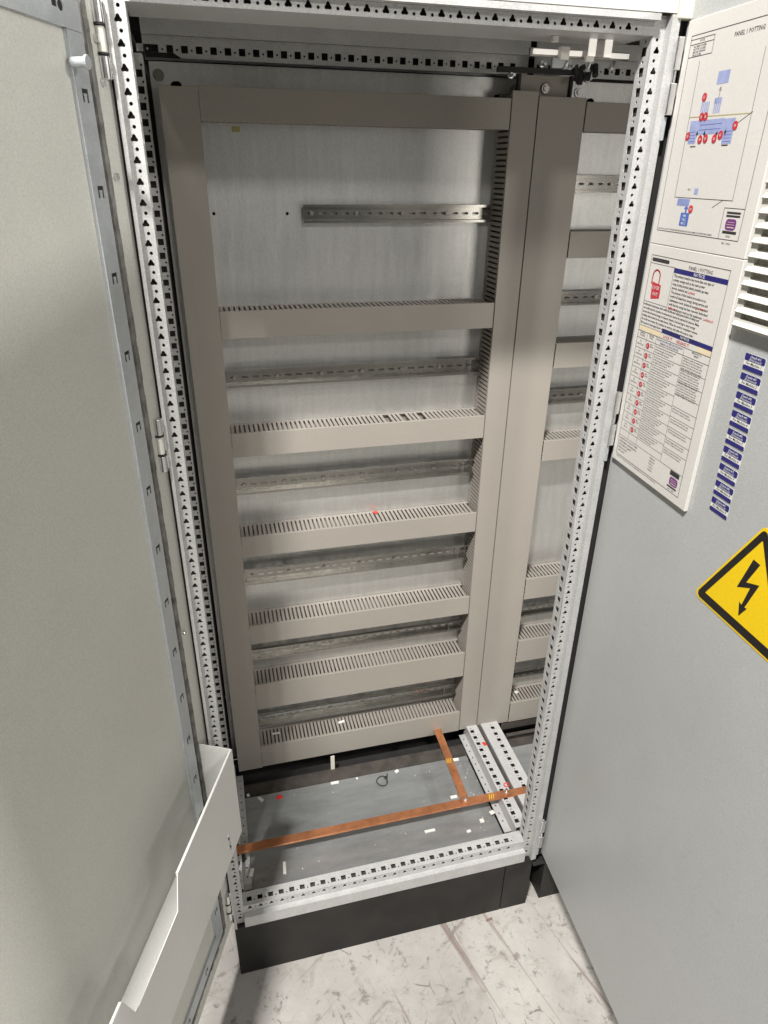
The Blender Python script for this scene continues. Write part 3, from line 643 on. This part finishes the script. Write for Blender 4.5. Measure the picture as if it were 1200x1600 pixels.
# padlock with hasp
sh = [(62 + 10 * math.cos(t), 1506 + 9 * math.sin(t)) for t in [math.pi * i / 10 for i in range(11)]]
pts = [(76, 1495)] + [(x + 4, z_) for x, z_ in sh] + [(55, 1494)]
lines(bm, [(pts[i][0], pts[i][1], pts[i + 1][0], pts[i + 1][1]) for i in range(len(pts) - 1)], 2.6, T1)
fillp(bm, [(57, 1497), (83, 1494), (84, 1474), (60, 1470)], T1)
for k in range(10): fillp(bm, circ(78.3, 1397.3 - 16.3 * k, 4.9, 16), T2)
for s_, x, z_ in (('Lockout', 155, 1493.5), ('isolate it', 185, 1475.5), ('Lockout it', 204, 1463.5), ('caution it', 113, 1464)): text(bm, s_, 5.4, x, z_, T2, 'LEFT', 0.016)
text(bm, 'LOCK IT      RELEASE IT', 6.4, 150, 1419.4, T2, 'CENTER', 0.008, 1.05)
obj('red_print', bm, 'redink', p2, recalc=False)
bm = BM(); text(bm, 'LOCK', 7.4, 70.5, 1486.5, TB(7.6), 'CENTER', 0.02); text(bm, 'OUT', 7.4, 71.5, 1476.5, TB(7.6), 'CENTER', 0.02)
for k in range(10): text(bm, 'E%d' % (k + 1), 4.2, 78.3, 1395.8 - 16.3 * k, TB(7.6), 'CENTER', 0.01, 0.85)
obj('marker_lettering', bm, 'white', p2, recalc=False)
badge(p2, 219, 1212)

# ------------------------------------------------------------------ nine blue supply labels
ords = ['topmost', 'second from the top', 'third from the top', 'fourth from the top', 'middle, fifth from the top', 'sixth from the top', 'third from the bottom', 'second from the bottom', 'lowest']
for k in range(9):
    z0 = 1434.5 - 26.9 * k; x0 = 281 + 0.8 * k
    t = thing('supply_label', (790, -300, z0 - 22), 'blue and white supply label, %s in the column under the vent' % ords[k], 'label', 'blue supply labels on the right door')
    bm = BM(); plate(bm, rrect(x0, x0 + 40, z0 - 22, z0, 2.5, 3), [], 0.4, TRn(0.4)); obj('label_backing', bm, 'white', t)
    bm = BM(); plate(bm, rrect(x0, x0 + 40, z0 - 9.5, z0, 2.3, 3), [], 0.2, TRn(0.8)); plate(bm, rrect(x0, x0 + 40, z0 - 22, z0 - 16, 2.0, 3), [], 0.2, TRn(0.8)); obj('blue_band', bm, 'blueink', t)
    bm = BM(); text(bm, '(Supply #%d)' % (k + 1), 4.6, x0 + 21, z0 - 4.6, TRn(1.0), 'CENTER', 0.01, 1, 0.3); text(bm, '(Disconnect)', 4.6, x0 + 21, z0 - 8.8, TRn(1.0), 'CENTER', 0.01, 1, 0.3); obj('white_lettering', bm, 'white', t, recalc=False)
    bm = BM(); text(bm, 'For Machine %d' % (k + 1), 5.6, x0 + 20, z0 - 14.6, TRn(0.8), 'CENTER', 0.015, 0.95, 0.2); obj('black_lettering', bm, 'ink', t, recalc=False)

# ------------------------------------------------------------------ warning sign
ws = thing('warning_sign', (795, -410, 1055), 'yellow triangular high voltage warning sign with black border and lightning bolt', 'warning sign')
def tri(x0, z0, L, r, n=5):
    c = [(x0, z0), (x0 + L, z0), (x0 + L / 2, z0 + L * math.sqrt(3) / 2)]; o = []
    cx = x0 + L / 2; cz = z0 + L * math.sqrt(3) / 6
    for k, (px, pz) in enumerate(c):
        dx, dz = cx - px, cz - pz; d = math.hypot(dx, dz); qx, qz = px + dx / d * 2 * r, pz + dz / d * 2 * r
        a0 = (210, 330, 90)[k]
        for i in range(n + 1):
            t = math.radians(a0 - 60 + 120 * i / n); o.append((qx + r * math.cos(t), qz + r * math.sin(t)))
    return o
bm = BM(); plate(bm, tri(299, 1051.5, 210, 9), [], 0.6, TRn(0.5)); obj('yellow_backing', bm, 'yellow', ws)
bm = BM(); plate(bm, tri(305, 1055, 198, 7), [tri(325, 1069, 158, 1.0)], 0.3, TRn(1.05)); obj('black_border', bm, 'signblack', ws)
bm = BM(); plate(bm, [(398, 1172), (412, 1171), (397, 1133.5), (421, 1143), (407, 1097), (412, 1098), (401, 1078), (395, 1099), (400.5, 1097), (407, 1130), (383, 1117)], [], 0.3, TRn(1.05)); obj('lightning_bolt', bm, 'signblack', ws)

# ------------------------------------------------------------------ small loose things
def offcut(x, y, z, w, l, rot, label, m='white', name='plastic_offcut', cat='offcut', group='white plastic offcuts in the cabinet'):
    bm = BM(); T = Matrix.Translation((x, y, z)) @ Matrix.Rotation(math.radians(rot), 4, 'Z')
    box(bm, -w / 2, w / 2, -l / 2, l / 2, 0.2, 2.2, T=T); o = obj(name, bm, m, None, 0.4)
    tag(o, label, cat, group); return o
offcut(313, 357 - 10, 11, 24, 9, 0, 'white plastic offcut lying in front of the pale upright tab')
offcut(505, 345, 11, 12, 9, 30, 'small white offcut at the floor plate edge, right of the cable tie')
offcut(92, 340, 11, 9, 20, 35, 'beige offcut lying in the shaded back left corner of the floor plate')
offcut(134, 106, 11, 8, 36, -4, 'large upright white offcut in front of the long copper bar at the left')
offcut(50, 92, 41, 9, 22, -15, 'beige offcut leaning near the front left corner of the floor plate')
offcut(381, 347, 11, 6, 6, 10, 'tiny white offcut left of the black cable tie')
offcut(694, 346, 11, 24, 10, -4, 'white offcut behind and right of the short copper bar')
offcut(643, 214, 11, 20, 10, 0, 'white offcut against the left side of the short copper bar')
offcut(540, 122, 11, 30, 8, 0, 'long thin white offcut peeping out in front of the long copper bar')
offcut(693, 118, 11, 12, 12, 0, 'roundish white offcut in front of the long copper bar near the rail', m='vent')
offcut(645, 95, 11, 12, 8, 10, 'small bright white offcut alone at front right of the floor plate')
offcut(727, 128, 23, 14, 12, 15, 'white offcut lying on the flange beside the perforated rail at the right')
offcut(58, 362, 11, 8, 10, 15, 'smallest pale offcut beside the dark back left corner')
offcut(359, 470, 127, 20, 8, 12, 'white offcut resting on the fingers of the lowest trunking near its middle')
offcut(157, 470, 127, 24, 5, 0, 'thin white offcut at the left end of the lowest trunking')
offcut(944, 470, 124, 12, 10, 10, 'white offcut on the lowest trunking of the right hand bay')
offcut(146, 334, 11, 16, 12, 20, 'crumpled red scrap near the back left of the floor plate', m='redtag', name='red_scrap', cat='scrap', group='red plastic scraps')
offcut(786, 341, 61, 9, 14, 15, 'red scrap on the perforated floor rail behind the copper bar', m='redtag', name='red_scrap', cat='scrap', group='red plastic scraps')
offcut(466, 486, 834, 12, 12, 10, 'red clip standing on the slotted fingers of the third trunking', m='redtag', name='red_clip', cat='clip', group=None)
offcut(673, -32, -200.2, 19, 6, 8, 'small brown cardboard sliver on the concrete in front of the plinth', m='kraft', name='cardboard_sliver', cat='scrap', group=None)
for k in range(16):
    x, y = random.uniform(55, 735), random.choice((random.uniform(45, 130), random.uniform(170, 345)))
    if k > 9: x, y = random.uniform(690, 745), random.uniform(60, 340)
bm = BM()
for k in range(60):
    x, y = random.uniform(55, 732), random.uniform(45, 345)
    if k > 30: x = random.uniform(680, 734)
    s_ = random.uniform(0.8, 2.2); box(bm, x, x + s_, y, y + s_ * random.uniform(0.5, 2), 11.2, 11.2 + s_ * 0.6)
tag(obj('plastic_shavings', bm, 'vent'), 'fine pale drilling shavings scattered over the cabinet floor plate', 'shavings', kind='stuff')
bm = BM(); box(bm, 313, 325, 412, 414, -3.8, 52); tag(obj('upright_tab', bm, 'cream', None, 0.4), 'pale beige upright tab standing behind the floor plate under the lowest trunking', 'tab')
bm = BM(); pts = [(452 + 16 * math.cos(t), 318 + 18 * math.sin(t), 13.5 + 2 * math.sin(2 * t)) for t in [2 * math.pi * i / 28 - 0.5 for i in range(28)]]
path_tube(bm, pts + [(474, 342, 13)], 1.5, 8); box(bm, 462, 470, 324, 332, 11.5, 16.5)
tag(obj('cable_tie', bm, 'black', smooth=True), 'black cable tie looped into a ring on the cabinet floor plate', 'cable tie')
bm = BM(); pts = [(789 + 7 * math.cos(t), 178 + 7 * math.sin(t), 63) for t in [2 * math.pi * i / 14 for i in range(15)]]
path_tube(bm, pts, 1.4, 6); tag(obj('washer_ring', bm, 'redtag'), 'small red ring washer behind the right end of the copper bar', 'washer')
# nothing below this line but the render settings
S.render.engine = 'CYCLES'
